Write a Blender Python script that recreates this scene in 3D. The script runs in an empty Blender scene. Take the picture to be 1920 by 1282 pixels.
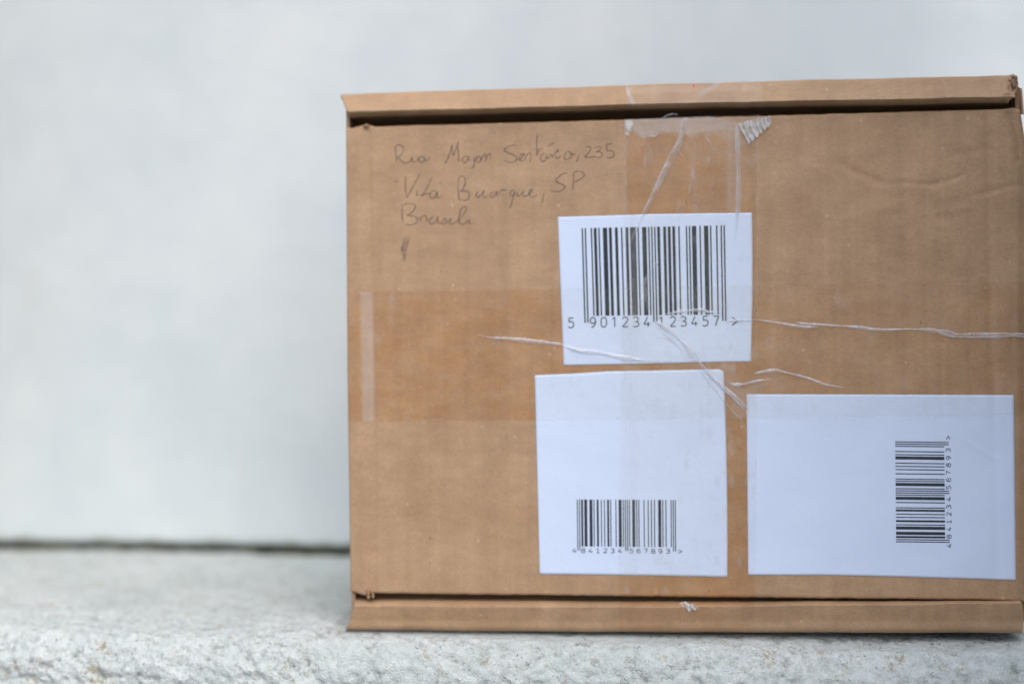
import bpy, math, random
import numpy as np
from mathutils import Vector, Matrix
R = math.radians
random.seed(7); rng = np.random.RandomState(11)
scn = bpy.context.scene
col = scn.collection

# ------------------------------------------------------------------ camera
F_PX = 50 / 36 * 1920
HEAD, PITCH, RHO = 0.12086, 0.01464, 0.00882
CAM = np.array([0.14318, -0.60, 0.09949])
cd = bpy.data.cameras.new('camera'); cam = bpy.data.objects.new('camera', cd); col.objects.link(cam)
cam.location = CAM; cam.rotation_euler = (math.pi / 2 + PITCH, 0, HEAD)
cd.lens = 50; cd.sensor_width = 36; cd.clip_start = 0.02; cd.clip_end = 100
cd.dof.use_dof = True; cd.dof.focus_distance = 0.572; cd.dof.aperture_fstop = 3.2
scn.camera = cam

# ------------------------------------------------------------------ sky, sun, exposure
SUN_EL, SUN_AZ = R(52), R(24)          # azimuth measured from -Y (behind the camera) towards +X
w = bpy.data.worlds.new('World'); scn.world = w; w.use_nodes = True
nt = w.node_tree; nt.nodes.clear()
out = nt.nodes.new('ShaderNodeOutputWorld'); bg = nt.nodes.new('ShaderNodeBackground')
sky = nt.nodes.new('ShaderNodeTexSky'); sky.sky_type = 'NISHITA'; sky.sun_disc = False
sdir = Vector((math.sin(SUN_AZ) * math.cos(SUN_EL), -math.cos(SUN_AZ) * math.cos(SUN_EL), math.sin(SUN_EL)))
sky.sun_elevation = SUN_EL; sky.sun_rotation = math.atan2(sdir.x, sdir.y)
sky.air_density = 0.8; sky.dust_density = 2.6; sky.ozone_density = 1.0
nt.links.new(sky.outputs[0], bg.inputs[0]); bg.inputs[1].default_value = 0.13
nt.links.new(bg.outputs[0], out.inputs[0])
sl = bpy.data.lights.new('sun', 'SUN'); sl.energy = 1.5; sl.angle = R(80); sl.color = (1.0, 0.965, 0.92)
so = bpy.data.objects.new('sun', sl); col.objects.link(so)
so.rotation_euler = sdir.to_track_quat('Z', 'Y').to_euler()
scn.view_settings.view_transform = 'Standard'; scn.view_settings.look = 'None'
scn.view_settings.gamma = 1; scn.view_settings.use_curve_mapping = False
scn.view_settings.exposure = 0.80

# ------------------------------------------------------------------ maths helpers
FW = np.array([-math.sin(HEAD) * math.cos(PITCH), math.cos(HEAD) * math.cos(PITCH), math.sin(PITCH)])
RT = np.array([math.cos(HEAD), math.sin(HEAD), 0.0]); UP = np.cross(RT, FW)

def P(px, py, Y=0.0):
    """point of the vertical plane y = Y measured off the photograph"""
    px = np.asarray(px, float); py = np.asarray(py, float)
    d = FW + ((px - 960) / F_PX)[..., None] * RT + ((641 - py) / F_PX)[..., None] * UP
    k = (np.asarray(Y) - CAM[1]) / d[..., 1]
    return CAM + k[..., None] * d

def lat(ix, iy, seed):
    h = (ix.astype(np.int64) * 374761393 + iy.astype(np.int64) * 668265263 + seed * 982451653) & 0xffffffff
    h = ((h ^ (h >> 13)) * 1274126177) & 0xffffffff
    h = (h ^ (h >> 16)) & 0xffffffff
    return h / 4294967295.0

def vn(x, y, seed=0):
    ix = np.floor(x); iy = np.floor(y); fx = x - ix; fy = y - iy
    fx = fx * fx * fx * (fx * (fx * 6 - 15) + 10); fy = fy * fy * fy * (fy * (fy * 6 - 15) + 10)
    a = lat(ix, iy, seed); b = lat(ix + 1, iy, seed); c = lat(ix, iy + 1, seed); d = lat(ix + 1, iy + 1, seed)
    return (a + (b - a) * fx) * (1 - fy) + (c + (d - c) * fx) * fy - 0.5

def fbm(x, y, seed=0, octv=4, gain=0.5):
    s = 0; a = 1
    for k in range(octv):
        s = s + a * vn(x * 2 ** k + 17.3 * k, y * 2 ** k - 9.1 * k, seed + k); a *= gain
    return s

def cr(pts, n=8):
    """Catmull-Rom through a polyline"""
    p = np.array(pts, float)
    if len(p) < 3: 
        t = np.linspace(0, 1, n + 1)[:, None]; return p[0] * (1 - t) + p[-1] * t
    q = np.vstack([2 * p[0] - p[1], p, 2 * p[-1] - p[-2]]); o = []
    for i in range(1, len(q) - 2):
        a, b, c, d = q[i - 1], q[i], q[i + 1], q[i + 2]
        for t in np.linspace(0, 1, n, endpoint=False):
            o.append(0.5 * ((2 * b) + (c - a) * t + (2 * a - 5 * b + 4 * c - d) * t * t + (3 * b - a - 3 * c + d) * t ** 3))
    o.append(p[-1]); return np.array(o)

def pdist(x, y, poly):
    """signed distance to a polyline (metres) and the fraction along it"""
    best = np.full(x.shape, 1e9); sg = np.zeros(x.shape); fr = np.zeros(x.shape)
    n = len(poly) - 1
    for i in range(n):
        a = poly[i]; b = poly[i + 1]; d = b - a; L = d @ d + 1e-18
        t = np.clip(((x - a[0]) * d[0] + (y - a[1]) * d[1]) / L, 0, 1)
        dx = x - a[0] - t * d[0]; dy = y - a[1] - t * d[1]; r = np.hypot(dx, dy)
        m = r < best; best = np.where(m, r, best)
        sg = np.where(m, np.sign(d[0] * dy - d[1] * dx), sg); fr = np.where(m, (i + t) / n, fr)
    return best, sg, fr

def inpoly(x, y, poly):
    c = np.zeros(x.shape, bool); n = len(poly)
    for i in range(n):
        x0, y0 = poly[i]; x1, y1 = poly[(i + 1) % n]
        if y0 == y1: continue
        c ^= ((y0 > y) != (y1 > y)) & (x < (x1 - x0) * (y - y0) / (y1 - y0) + x0)
    return c
def soft_poly(px, py, poly, s=3.0):
    """1 inside a polygon given in photo pixels, fading over s pixels"""
    poly = np.array(poly, float); ins = inpoly(px, py, poly)
    d, _, _ = pdist(px, py, np.vstack([poly, poly[:1]]))
    return np.clip(np.where(ins, d, -d) / s * 0.5 + 0.5, 0, 1)

# ------------------------------------------------------------------ object helpers
def tag(o, label=None, cat=None, kind=None, group=None):
    for k, v in (('label', label), ('category', cat), ('kind', kind), ('group', group)):
        if v: o[k] = v
    return o

def mesh_obj(name, verts, faces, mat, parent=None, smooth=True, attrs=None, solid=None, base=None):
    verts = np.asarray(verts, float)
    if base is None: base = BASE if parent is not None else np.zeros(3)
    me = bpy.data.meshes.new(name)
    me.from_pydata((verts - base).tolist(), [], [tuple(int(i) for i in f) for f in faces])
    if attrs:
        for k, v in attrs.items():
            a = me.attributes.new(k, 'FLOAT', 'POINT'); a.data.foreach_set('value', np.asarray(v, np.float32).ravel())
    me.polygons.foreach_set('use_smooth', [smooth] * len(me.polygons))
    me.materials.append(mat); me.update()
    o = bpy.data.objects.new(name, me); col.objects.link(o)
    if parent is not None: o.parent = parent
    else: o.location = base
    if solid:
        s = o.modifiers.new('board', 'SOLIDIFY'); s.thickness = solid; s.offset = -1
    return o

def grid_faces(nr, nc):
    i = np.arange(nr - 1)[:, None] * nc + np.arange(nc - 1)[None, :]
    i = i.ravel(); return np.stack([i, i + nc, i + nc + 1, i + 1], 1)      # rows run down, columns right: normal to -Y

# ------------------------------------------------------------------ materials
def new_mat(name):
    m = bpy.data.materials.new(name); m.use_nodes = True; n = m.node_tree; n.nodes.clear()
    o = n.nodes.new('ShaderNodeOutputMaterial'); b = n.nodes.new('ShaderNodeBsdfPrincipled')
    n.links.new(b.outputs[0], o.inputs[0]); return m, n, b, o
def N(n, t, **kw):
    d = n.nodes.new(t)
    for k, v in kw.items():
        if k in d.inputs: d.inputs[k].default_value = v
        else: setattr(d, k, v)
    return d
def noise(n, vec, scale, detail=4, rough=0.55, sc=(1, 1, 1), dist=0.0):
    mp = N(n, 'ShaderNodeMapping'); mp.inputs['Scale'].default_value = sc
    n.links.new(vec, mp.inputs['Vector'])
    t = N(n, 'ShaderNodeTexNoise', Scale=scale, Detail=detail, Roughness=rough, Distortion=dist)
    n.links.new(mp.outputs[0], t.inputs['Vector']); return t.outputs['Fac']
def ramp(n, fac, stops):
    r = N(n, 'ShaderNodeValToRGB'); e = r.color_ramp.elements
    while len(e) < len(stops): e.new(0.5)
    for q, (p, c) in zip(e, stops):
        q.position = p; q.color = (c, c, c, 1) if not isinstance(c, tuple) else (*c, 1)
    n.links.new(fac, r.inputs[0]); return r.outputs[0]
def mix(n, fac, a, b, mode='MIX'):
    m = N(n, 'ShaderNodeMix'); m.data_type = 'RGBA'; m.blend_type = mode
    for s, v in ((m.inputs[0], fac), (m.inputs[6], a), (m.inputs[7], b)):
        if isinstance(v, bpy.types.NodeSocket): n.links.new(v, s)
        elif isinstance(v, tuple): s.default_value = (*v, 1)
        else: s.default_value = v
    return m.outputs[2]
def math_(n, op, a, b=None, clamp=False):
    m = N(n, 'ShaderNodeMath', operation=op); m.use_clamp = clamp
    for s, v in ((m.inputs[0], a), (m.inputs[1], b)):
        if v is None: continue
        if isinstance(v, bpy.types.NodeSocket): n.links.new(v, s)
        else: s.default_value = v
    return m.outputs[0]
def bump(n, b, h, strength, dist):
    p = N(n, 'ShaderNodeBump', Strength=strength, Distance=dist)
    n.links.new(h, p.inputs['Height']); n.links.new(p.outputs[0], b.inputs['Normal']); return p

def cardboard(name='kraft_cardboard', k=1.0, taped=True):
    m, n, b, o = new_mat(name)
    tc = N(n, 'ShaderNodeTexCoord').outputs['Object']
    base = (0.438 * k, 0.286 * k, 0.168 * k); dark = (0.358 * k, 0.225 * k, 0.126 * k)
    cloud = noise(n, tc, 42, 6, 0.62, (1, 1, 1.15))
    c = mix(n, ramp(n, cloud, [(0.32, 0.0), (0.68, 1.0)]), dark, base)
    fib = noise(n, tc, 1100, 4, 0.75, (0.75, 1, 1.1))                    # short fibres of the kraft liner
    c = mix(n, 0.55, c, mix(n, ramp(n, fib, [(0.30, 0.0), (0.70, 1.0)]), (0.72, 0.72, 0.72), (1.25, 1.25, 1.25)), 'MULTIPLY')
    strk = noise(n, tc, 170, 4, 0.65, (0.55, 1, 1.25))
    c = mix(n, 0.5, c, mix(n, ramp(n, strk, [(0.35, 0.0), (0.65, 1.0)]), (0.88, 0.87, 0.86), (1.10, 1.10, 1.10)), 'MULTIPLY')
    flute = noise(n, tc, 260, 2, 0.5, (1.0, 0.3, 0.03))                # faint upright lines of the corrugation
    c = mix(n, 0.5, c, mix(n, ramp(n, flute, [(0.3, 0.0), (0.7, 1.0)]), (0.88, 0.875, 0.87), (1.08, 1.08, 1.08)), 'MULTIPLY')
    vor = N(n, 'ShaderNodeTexVoronoi', Scale=210.0); n.links.new(tc, vor.inputs['Vector'])
    fl = ramp(n, vor.outputs['Distance'], [(0.0, 1.0), (0.10, 0.75), (0.15, 0.0)])
    pick = noise(n, tc, 140, 1); pick = ramp(n, pick, [(0.60, 0.0), (0.64, 1.0)])
    c = mix(n, math_(n, 'MULTIPLY', math_(n, 'MULTIPLY', fl, pick), 0.55), c, (0.66, 0.52, 0.38))   # pale fibre flecks
    pick2 = ramp(n, noise(n, tc, 120, 1, sc=(1.1, 1, 1.3)), [(0.33, 1.0), (0.38, 0.0)])
    c = mix(n, math_(n, 'MULTIPLY', math_(n, 'MULTIPLY', fl, pick2), 0.5), c, (0.15, 0.09, 0.06))   # dark flecks
    if taped:                                                          # liner soaked by the adhesive of the tape
        at = N(n, 'ShaderNodeAttribute', attribute_name='taped').outputs['Fac']
        wet = ramp(n, noise(n, tc, 150, 5, 0.65, (0.45, 1, 1.0)), [(0.36, 1.0), (0.62, 0.45)])
        c = mix(n, math_(n, 'MULTIPLY', at, wet), c, mix(n, 1.0, c, (0.93, 0.75, 0.52), 'MULTIPLY'))
    n.links.new(c, b.inputs['Base Color']); b.inputs['Roughness'].default_value = 0.55
    b.inputs['Specular IOR Level'].default_value = 0.4
    h = math_(n, 'ADD', math_(n, 'MULTIPLY', fib, 0.35), math_(n, 'ADD', math_(n, 'MULTIPLY', flute, 0.9), math_(n, 'MULTIPLY', strk, 0.5)))
    bump(n, b, h, 0.30, 0.0005)
    return m
CARD = cardboard()
CARD_IN = cardboard('bare_cardboard_inside', 0.8, False)

def paper():
    m, n, b, o = new_mat('white_label_paper'); tc = N(n, 'ShaderNodeTexCoord').outputs['Object']
    c = mix(n, noise(n, tc, 45, 4), (0.585, 0.685, 0.86), (0.625, 0.715, 0.88))
    n.links.new(c, b.inputs['Base Color']); b.inputs['Roughness'].default_value = 0.65
    b.inputs['Specular IOR Level'].default_value = 0.25
    h = math_(n, 'ADD', noise(n, tc, 34, 4), math_(n, 'MULTIPLY', noise(n, tc, 700, 2), 0.05))
    bump(n, b, h, 0.45, 0.002); return m
PAPER = paper()

def flat(name, c, rough=0.6, spec=0.3, var=0.0, scale=300):
    m, n, b, o = new_mat(name)
    if var:
        tc = N(n, 'ShaderNodeTexCoord').outputs['Object']
        q = mix(n, ramp(n, noise(n, tc, scale, 4), [(0.35, 0.0), (0.65, 1.0)]), tuple(x * (1 - var) for x in c), tuple(x * (1 + var) for x in c))
        n.links.new(q, b.inputs['Base Color'])
    else: b.inputs['Base Color'].default_value = (*c, 1)
    b.inputs['Roughness'].default_value = rough; b.inputs['Specular IOR Level'].default_value = spec
    return m
INK = flat('black_toner', (0.013, 0.020, 0.022), 0.45, 0.4, 0.25, 500)
INK_FINE = flat('grey_black_toner', (0.022, 0.026, 0.036), 0.45, 0.4, 0.25, 500)
PINK = flat('pink_ink', (0.75, 0.12, 0.20))

def pencil(name, a):
    m, n, b, o = new_mat(name); tc = N(n, 'ShaderNodeTexCoord').outputs['Object']
    b.inputs['Base Color'].default_value = (0.115, 0.090, 0.075, 1); b.inputs['Roughness'].default_value = 0.6
    t = N(n, 'ShaderNodeBsdfTransparent'); mx = N(n, 'ShaderNodeMixShader')
    f = ramp(n, noise(n, tc, 1400, 3, 0.6), [(0.30, a * 0.45), (0.62, a)])
    n.links.new(f, mx.inputs[0]); n.links.new(t.outputs[0], mx.inputs[1]); n.links.new(b.outputs[0], mx.inputs[2])
    n.links.new(mx.outputs[0], o.inputs[0]); return m
PENCIL = pencil('graphite', 0.56); PENCIL_FAINT = pencil('faint_graphite', 0.26)

def tape_mat(name, lo, hi, tint, whitec=(0.62, 0.60, 0.58), attr=True, scale=160, rough=0.22):
    """clear film: see-through, a thin gloss, and milky where it has lifted"""
    m, n, b, o = new_mat(name); tc = N(n, 'ShaderNodeTexCoord').outputs['Object']
    b.inputs['Base Color'].default_value = (*whitec, 1); b.inputs['Roughness'].default_value = 0.4
    b.inputs['Specular IOR Level'].default_value = 0.5
    t = N(n, 'ShaderNodeBsdfTransparent'); t.inputs[0].default_value = (*tint, 1)
    gl = N(n, 'ShaderNodeBsdfGlossy'); gl.inputs['Roughness'].default_value = rough
    lw = N(n, 'ShaderNodeLayerWeight', Blend=0.5)
    fr = math_(n, 'ADD', math_(n, 'MULTIPLY', math_(n, 'POWER', lw.outputs['Facing'], 5.0), 0.5), 0.022)
    h = noise(n, tc, 60, 4, 0.6, (1, 1, 1)); p = N(n, 'ShaderNodeBump', Strength=0.35, Distance=0.0015)
    n.links.new(h, p.inputs['Height'])
    for q in (gl, b): n.links.new(p.outputs[0], q.inputs['Normal'])
    m1 = N(n, 'ShaderNodeMixShader'); n.links.new(fr, m1.inputs[0])
    n.links.new(t.outputs[0], m1.inputs[1]); n.links.new(gl.outputs[0], m1.inputs[2])
    m2 = N(n, 'ShaderNodeMixShader')
    f = ramp(n, noise(n, tc, scale, 4, 0.6), [(0.35, lo), (0.68, hi)])
    if attr:
        at = N(n, 'ShaderNodeAttribute', attribute_name='haze').outputs['Fac']
        br = ramp(n, noise(n, tc, 420, 4, 0.65), [(0.35, 0.55), (0.65, 1.0)])
        f = math_(n, 'ADD', f, math_(n, 'MULTIPLY', at, br), True)
    n.links.new(f, m2.inputs[0]); n.links.new(m1.outputs[0], m2.inputs[1]); n.links.new(b.outputs[0], m2.inputs[2])
    n.links.new(m2.outputs[0], o.inputs[0]); return m
TAPE = tape_mat('clear_packing_tape', 0.0, 0.012, (0.992, 0.988, 0.975), (0.74, 0.73, 0.73))
CREASE = tape_mat('lifted_tape_crease', 0.04, 0.30, (0.97, 0.97, 0.97), (0.84, 0.86, 0.92), True, 200, 0.12)  # milky white painted in for the light that a lifted crease scatters
SCRAP = tape_mat('crumpled_tape_scrap', 0.35, 0.75, (0.95, 0.95, 0.95), (0.74, 0.75, 0.76), True, 500, 0.2)

def wall_mat():
    m, n, b, o = new_mat('smooth_pale_wall_paint'); tc = N(n, 'ShaderNodeTexCoord').outputs['Object']
    c = mix(n, ramp(n, noise(n, tc, 7, 6, 0.65), [(0.38, 0.0), (0.62, 1.0)]), (0.565, 0.625, 0.64), (0.66, 0.705, 0.705))
    c = mix(n, ramp(n, noise(n, tc, 22, 4, 0.6, (1, 1, 0.5)), [(0.62, 0.0), (0.78, 0.35)]), c, (0.60, 0.60, 0.56))
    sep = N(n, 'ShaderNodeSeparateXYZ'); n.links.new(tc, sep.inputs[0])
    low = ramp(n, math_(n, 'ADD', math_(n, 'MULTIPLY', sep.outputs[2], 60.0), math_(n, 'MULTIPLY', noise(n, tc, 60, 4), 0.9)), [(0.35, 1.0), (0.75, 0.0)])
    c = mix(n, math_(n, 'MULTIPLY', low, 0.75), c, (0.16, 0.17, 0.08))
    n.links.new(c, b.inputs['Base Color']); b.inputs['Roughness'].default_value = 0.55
    bump(n, b, noise(n, tc, 40, 4), 0.25, 0.003); return m
def stucco_mat():
    m, n, b, o = new_mat('rough_white_stucco'); tc = N(n, 'ShaderNodeTexCoord').outputs['Object']
    pit = N(n, 'ShaderNodeAttribute', attribute_name='pit').outputs['Fac']
    c = mix(n, ramp(n, noise(n, tc, 30, 5, 0.6), [(0.35, 0.0), (0.65, 1.0)]), (0.575, 0.63, 0.62), (0.67, 0.715, 0.705))
    g = noise(n, tc, 420, 5, 0.7, (0.8, 1, 1))
    grime_shade = math_(n, 'MULTIPLY', pit, ramp(n, g, [(0.42, 0.0), (0.60, 1.0)]), True)  # grime in the pits, with relief shade painted in
    c = mix(n, math_(n, 'MULTIPLY', grime_shade, 0.75), c, (0.24, 0.245, 0.22))
    c = mix(n, 0.6, c, mix(n, ramp(n, noise(n, tc, 330, 5, 0.7), [(0.36, 0.0), (0.62, 1.0)]), (0.80, 0.82, 0.80), (1.12, 1.12, 1.12)), 'MULTIPLY')
    sp = ramp(n, noise(n, tc, 620, 5, 0.72, (1, 1, 1.3), 0.8), [(0.575, 0.0), (0.64, 1.0)])
    spp = ramp(n, noise(n, tc, 90, 4, 0.6), [(0.47, 0.0), (0.58, 1.0)])
    c = mix(n, math_(n, 'MULTIPLY', math_(n, 'MULTIPLY', sp, spp), 0.9), c, (0.08, 0.085, 0.075))       # dark grit specks
    oc = ramp(n, noise(n, tc, 75, 5, 0.7), [(0.57, 0.0), (0.65, 1.0)])
    oc = math_(n, 'MULTIPLY', oc, ramp(n, noise(n, tc, 500, 3), [(0.48, 0.0), (0.58, 1.0)]))
    c = mix(n, math_(n, 'MULTIPLY', oc, 0.65), c, (0.34, 0.26, 0.11))                                   # ochre lichen
    n.links.new(c, b.inputs['Base Color']); b.inputs['Roughness'].default_value = 0.85
    b.inputs['Specular IOR Level'].default_value = 0.2
    h = math_(n, 'ADD', math_(n, 'MULTIPLY', g, 0.7), noise(n, tc, 1200, 3))
    bump(n, b, h, 1.0, 0.0013); return m
def moss_mat():
    m, n, b, o = new_mat('damp_moss'); tc = N(n, 'ShaderNodeTexCoord').outputs['Object']
    c = mix(n, ramp(n, noise(n, tc, 60, 4), [(0.4, 0.0), (0.7, 1.0)]), (0.030, 0.036, 0.014), (0.12, 0.115, 0.018))
    n.links.new(c, b.inputs['Base Color']); b.inputs['Roughness'].default_value = 0.9; return m

# ------------------------------------------------------------------ the setting: wall and ledge
GROUND_Z = float(P(655, 1181)[2])          # height of the ledge where the box stands
WALL_Y = 0.230

def ledge():
    x = np.linspace(-0.62, 0.80, 1421)
    prof = []                              # (y, z, roughness)
    for y in np.linspace(0.275, 0.03, 90): prof.append((y, 0.0, 0.45))
    for y in np.linspace(0.029, -0.004, 40): prof.append((y, 0.0, 0.75))
    r = 0.017
    for a in np.linspace(0, 90, 26)[1:]: prof.append((-0.005 - r * math.sin(R(a)), -r + r * math.cos(R(a)), 0.75 + 0.25 * a / 90))
    for z in np.linspace(-r - 0.0006, -0.075, 105): prof.append((-0.005 - r - (-z - r) * 0.10, z, 1.0))
    for z in np.linspace(-0.078, -0.40, 70): prof.append((-0.005 - r - (-z - r) * 0.10, z, 1.0))
    prof = np.array(prof)
    seg = np.r_[0, np.cumsum(np.hypot(np.diff(prof[:, 0]), np.diff(prof[:, 1])))]
    X, S = np.meshgrid(x, seg); Yp = np.repeat(prof[:, 0:1], len(x), 1); Zp = np.repeat(prof[:, 1:2], len(x), 1); Rg = np.repeat(prof[:, 2:3], len(x), 1)
    u = X * 0.86 + S * 0.5; v = -X * 0.5 + S * 0.86                        # the trowel drag runs on a slant
    wx = fbm(X * 60, S * 60, 71, 2) * 0.006; wy = fbm(X * 60 + 9, S * 60, 73, 2) * 0.006
    a = fbm((u + wx) * 120, (v + wy) * 240, 3, 3, 0.55)
    rid = 0.5 - np.abs(fbm((u + wx) * 150, (v + wy) * 260, 33, 3, 0.5))
    f = fbm(X * 700, S * 700, 9, 2)
    g1 = fbm((u + wx) * 260, (v + wy) * 380, 55, 3, 0.6)
    h = (a * 0.0009 + (rid - 0.35) * 0.0006 + g1 * 0.0022 + f * 0.0007) * Rg + fbm(X * 14, S * 14, 21, 3) * 0.0022
    dn = np.gradient(prof[:, :2], axis=0); nrm = np.stack([-dn[:, 1] * -1, dn[:, 0] * -1], 1); nrm /= np.linalg.norm(nrm, axis=1)[:, None]
    nrm = np.stack([dn[:, 1], -dn[:, 0]], 1); nrm /= np.linalg.norm(nrm, axis=1)[:, None]
    Zb = Zp + GROUND_Z - 0.0004 + np.clip(X, 0, 0.3) * 0.0055
    # the box has pressed on the highest grains: keep grains under its foot below the carton
    under = (X > -0.01) & (X < 0.30) & (Yp > -0.003) & (Yp < 0.14)
    h = np.where(under, np.minimum(h, 0.0), h)
    h = h - 0.0022 * np.exp(-((Yp + 0.004) / 0.006) ** 2) * (X > -0.005) * (X < 0.29)
    V = np.stack([X, Yp + nrm[:, 0:1] * h, Zb + nrm[:, 1:2] * h], -1).reshape(-1, 3)
    low = -(g1 * 0.75 + a * 0.3)
    pit = np.clip((low - 0.08) * 3.2, 0, 1)
    F_ = grid_faces(len(prof), len(x))
    o = mesh_obj('stucco_ledge', V, F_, stucco_mat(), None, True, {'pit': pit.ravel()})
    tag(o, 'low white rough stucco ledge with grey and ochre specks under the cardboard box', 'ledge')
    return o
ledge()

def ground():  # unseen ground sheet, added to bounce light up at the ledge and box
    GZ = GROUND_Z - 0.42
    g = mesh_obj('bounce_ground', [(-6, -8, GZ), (6, -8, GZ), (6, 0.3, GZ), (-6, 0.3, GZ)], [(0, 1, 2, 3)], flat('bounce_ground_grey', (0.22, 0.22, 0.215), 0.9, 0.2, 0.15, 8), None, False,
                 base=np.array([0, 0, GZ]))
    tag(g, kind='structure')
ground()

def wall():
    bm_v = []; z0 = GROUND_Z + 0.0045; x0, x1, y0, y1, z1 = -1.1, 1.3, WALL_Y, WALL_Y + 0.06, 1.1
    nx, nz = 180, 90; xs = np.linspace(x0, x1, nx)
    r = 0.004; rows = [(y0 + r + 0.05, 0.0), (y0 + r, 0.0)] + [(y0 + r - r * math.sin(R(a)), r - r * math.cos(R(a))) for a in (20, 45, 70, 90)]
    rows += [(y0, z) for z in np.geomspace(0.01, z1, 50)] + [(y1, z1)]
    rows = np.array(rows)[::-1]
    V = []
    for (y, z) in rows:
        wob = 0.0011 * fbm(xs * 9, xs * 0 + 3, 5, 3) if z < 0.02 else 0
        V.append(np.stack([xs, np.full(nx, y), np.full(nx, z0 + z) + wob], 1))
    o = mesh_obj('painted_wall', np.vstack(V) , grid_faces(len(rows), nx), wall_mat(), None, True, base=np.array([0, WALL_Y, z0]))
    tag(o, 'smooth pale white wall standing behind the box and the ledge', 'wall')
    # moss in the joint below it
    xs = np.linspace(x0, x1, 900); V = []
    for k, t in enumerate(np.linspace(0, 1, 7)):
        yy = WALL_Y + 0.012 - 0.010 * t + fbm(xs * 120, xs * 0 + k, 41, 3) * 0.003
        zz = GROUND_Z + 0.0052 * (1 - t) ** 1.2 - 0.0006 + fbm(xs * 90, xs * 0 + k * .7, 47, 4) * 0.0022
        V.append(np.stack([xs, yy, zz], 1))
    m = mesh_obj('moss', np.vstack(V), grid_faces(7, 900), moss_mat(), None, True)
    tag(m, 'dark green damp moss in the joint between wall and ledge', 'moss', 'stuff')
wall()

def blocker(x0, x1, yf, yb, label):
    # added dark post just outside the frame, only to shade that side of the scene
    y0, y1, z0, z1 = yf, yb, GROUND_Z - 0.30, 1.4
    b = 0.004; V = []; F_ = []
    ring = [(x0, y0 + b), (x0 + b, y0), (x1 - b, y0), (x1, y0 + b), (x1, y1), (x0, y1)]
    for z in (z0, z1):
        for q in ring: V.append((q[0], q[1], z))
    n = len(ring)
    for i in range(n): F_.append((i, (i + 1) % n, n + (i + 1) % n, n + i))
    F_.append(tuple(range(n - 1, -1, -1))); F_.append(tuple(range(n, 2 * n)))
    o = mesh_obj('shade_blocker', V, F_, flat('dark_blocker', (0.07, 0.075, 0.08), 0.5, 0.3, 0.15, 30), None, False)
    tag(o, label, 'blocker')
blocker(0.322, 0.41, -0.34, -0.02, 'added dark shade post close to the right side of the box')
blocker(-0.45, -0.36, -0.12, WALL_Y - 0.002, 'added dark shade post on the far left of the ledge')

# ------------------------------------------------------------------ the cardboard box
BASE = np.array([0.14, 0.07, GROUND_Z])
box = bpy.data.objects.new('cardboard_box', None); col.objects.link(box); box.location = BASE
box.empty_display_size = 0.05
tag(box, 'brown taped cardboard mailing box standing on edge with three white labels', 'box')

def Q(pts):                     # photo pixels -> panel plane (x, z)
    p = np.array(pts, float); q = P(p[:, 0], p[:, 1]); return q[:, [0, 2]]
# creases and dents of the front board: polyline, height, width, one-sided step
DENTS = [
    (Q([(1560, 300), (1600, 322), (1640, 338), (1665, 347)]), -0.00045, 0.0017, 2),
    (Q([(1660, 345), (1700, 343), (1740, 347), (1775, 340), (1800, 330), (1822, 318)]), -0.00030, 0.0011, 2),
    (Q([(1800, 372), (1850, 362), (1890, 350), (1918, 345)]), -0.00026, 0.0013, 2),
    (Q([(1490, 300), (1540, 322), (1580, 345)]), 0.00018, 0.0018, 2),
    (Q([(1765, 292), (1800, 288), (1840, 280), (1872, 283)]), -0.00018, 0.0014, 2),
    (Q([(1700, 410), (1760, 398), (1800, 388), (1840, 392)]), 0.00015, 0.0014, 2),
    (Q([(1560, 420), (1640, 395), (1720, 380)]), 0.00014, 0.0022, 2),
    (Q([(1893, 214), (1903, 235), (1909, 262), (1911, 300)]), -0.0009, 0.0016, 0),
    (Q([(690, 246), (694, 400), (700, 700), (703, 1106)]), -0.00042, 0.0011, 0),
    (Q([(1852, 215), (1858, 600), (1872, 1120)]), -0.00022, 0.0016, 0),
    (Q([(672, 246), (675, 600), (686, 1100)]), 0.00016, 0.0016, 0),
    (Q([(1765, 640), (1768, 1120)]), -0.00012, 0.0012, 0),
    (Q([(1500, 240), (1502, 735)]), -0.00006, 0.0015, 0),
]
def disp(x, z):
    """how far the front board stands forward of its flat plane, metres"""
    h = 0.0009 * fbm(x * 16, z * 16, 2, 2) + 0.00020 * fbm(x * 90, z * 60, 8, 2)
    h = h + 0.00022 * fbm(x * 42, z * 36, 18, 2) + 0.00003 * vn(x * 420, z * 8, 14)
    for pl, a, w_, step in DENTS:
        pad = 5 * w_
        m = (x > pl[:, 0].min() - pad) & (x < pl[:, 0].max() + pad) & (z > pl[:, 1].min() - pad) & (z < pl[:, 1].max() + pad)
        if not m.any(): continue
        d, s, f = pdist(x[m], z[m], pl); e = np.exp(-(d / w_) ** 2)
        if step == 2: e = e * np.clip(np.minimum(f, 1 - f) * 4 + .05, 0, 1)
        if step == 1: e = s * (d / w_) * np.exp(-(d / w_) ** 1.5) * np.clip(np.minimum(f, 1 - f) * 5, 0, 1) * 1.3
        h = h.copy(); h[m] += a * e * 1.0
    return h
def surf(px, py, lift):
    p = P(px, py); sh = p.shape; h = disp(p[..., 0], p[..., 2]); p = p.copy()
    bend = np.clip((np.asarray(px, float) - 1906) / 14, 0, 2) ** 2 * 0.0012 
    k = (-(h + lift) + bend - CAM[1]) / (-CAM[1])
    return CAM + (p - CAM) * k[..., None]

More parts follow.
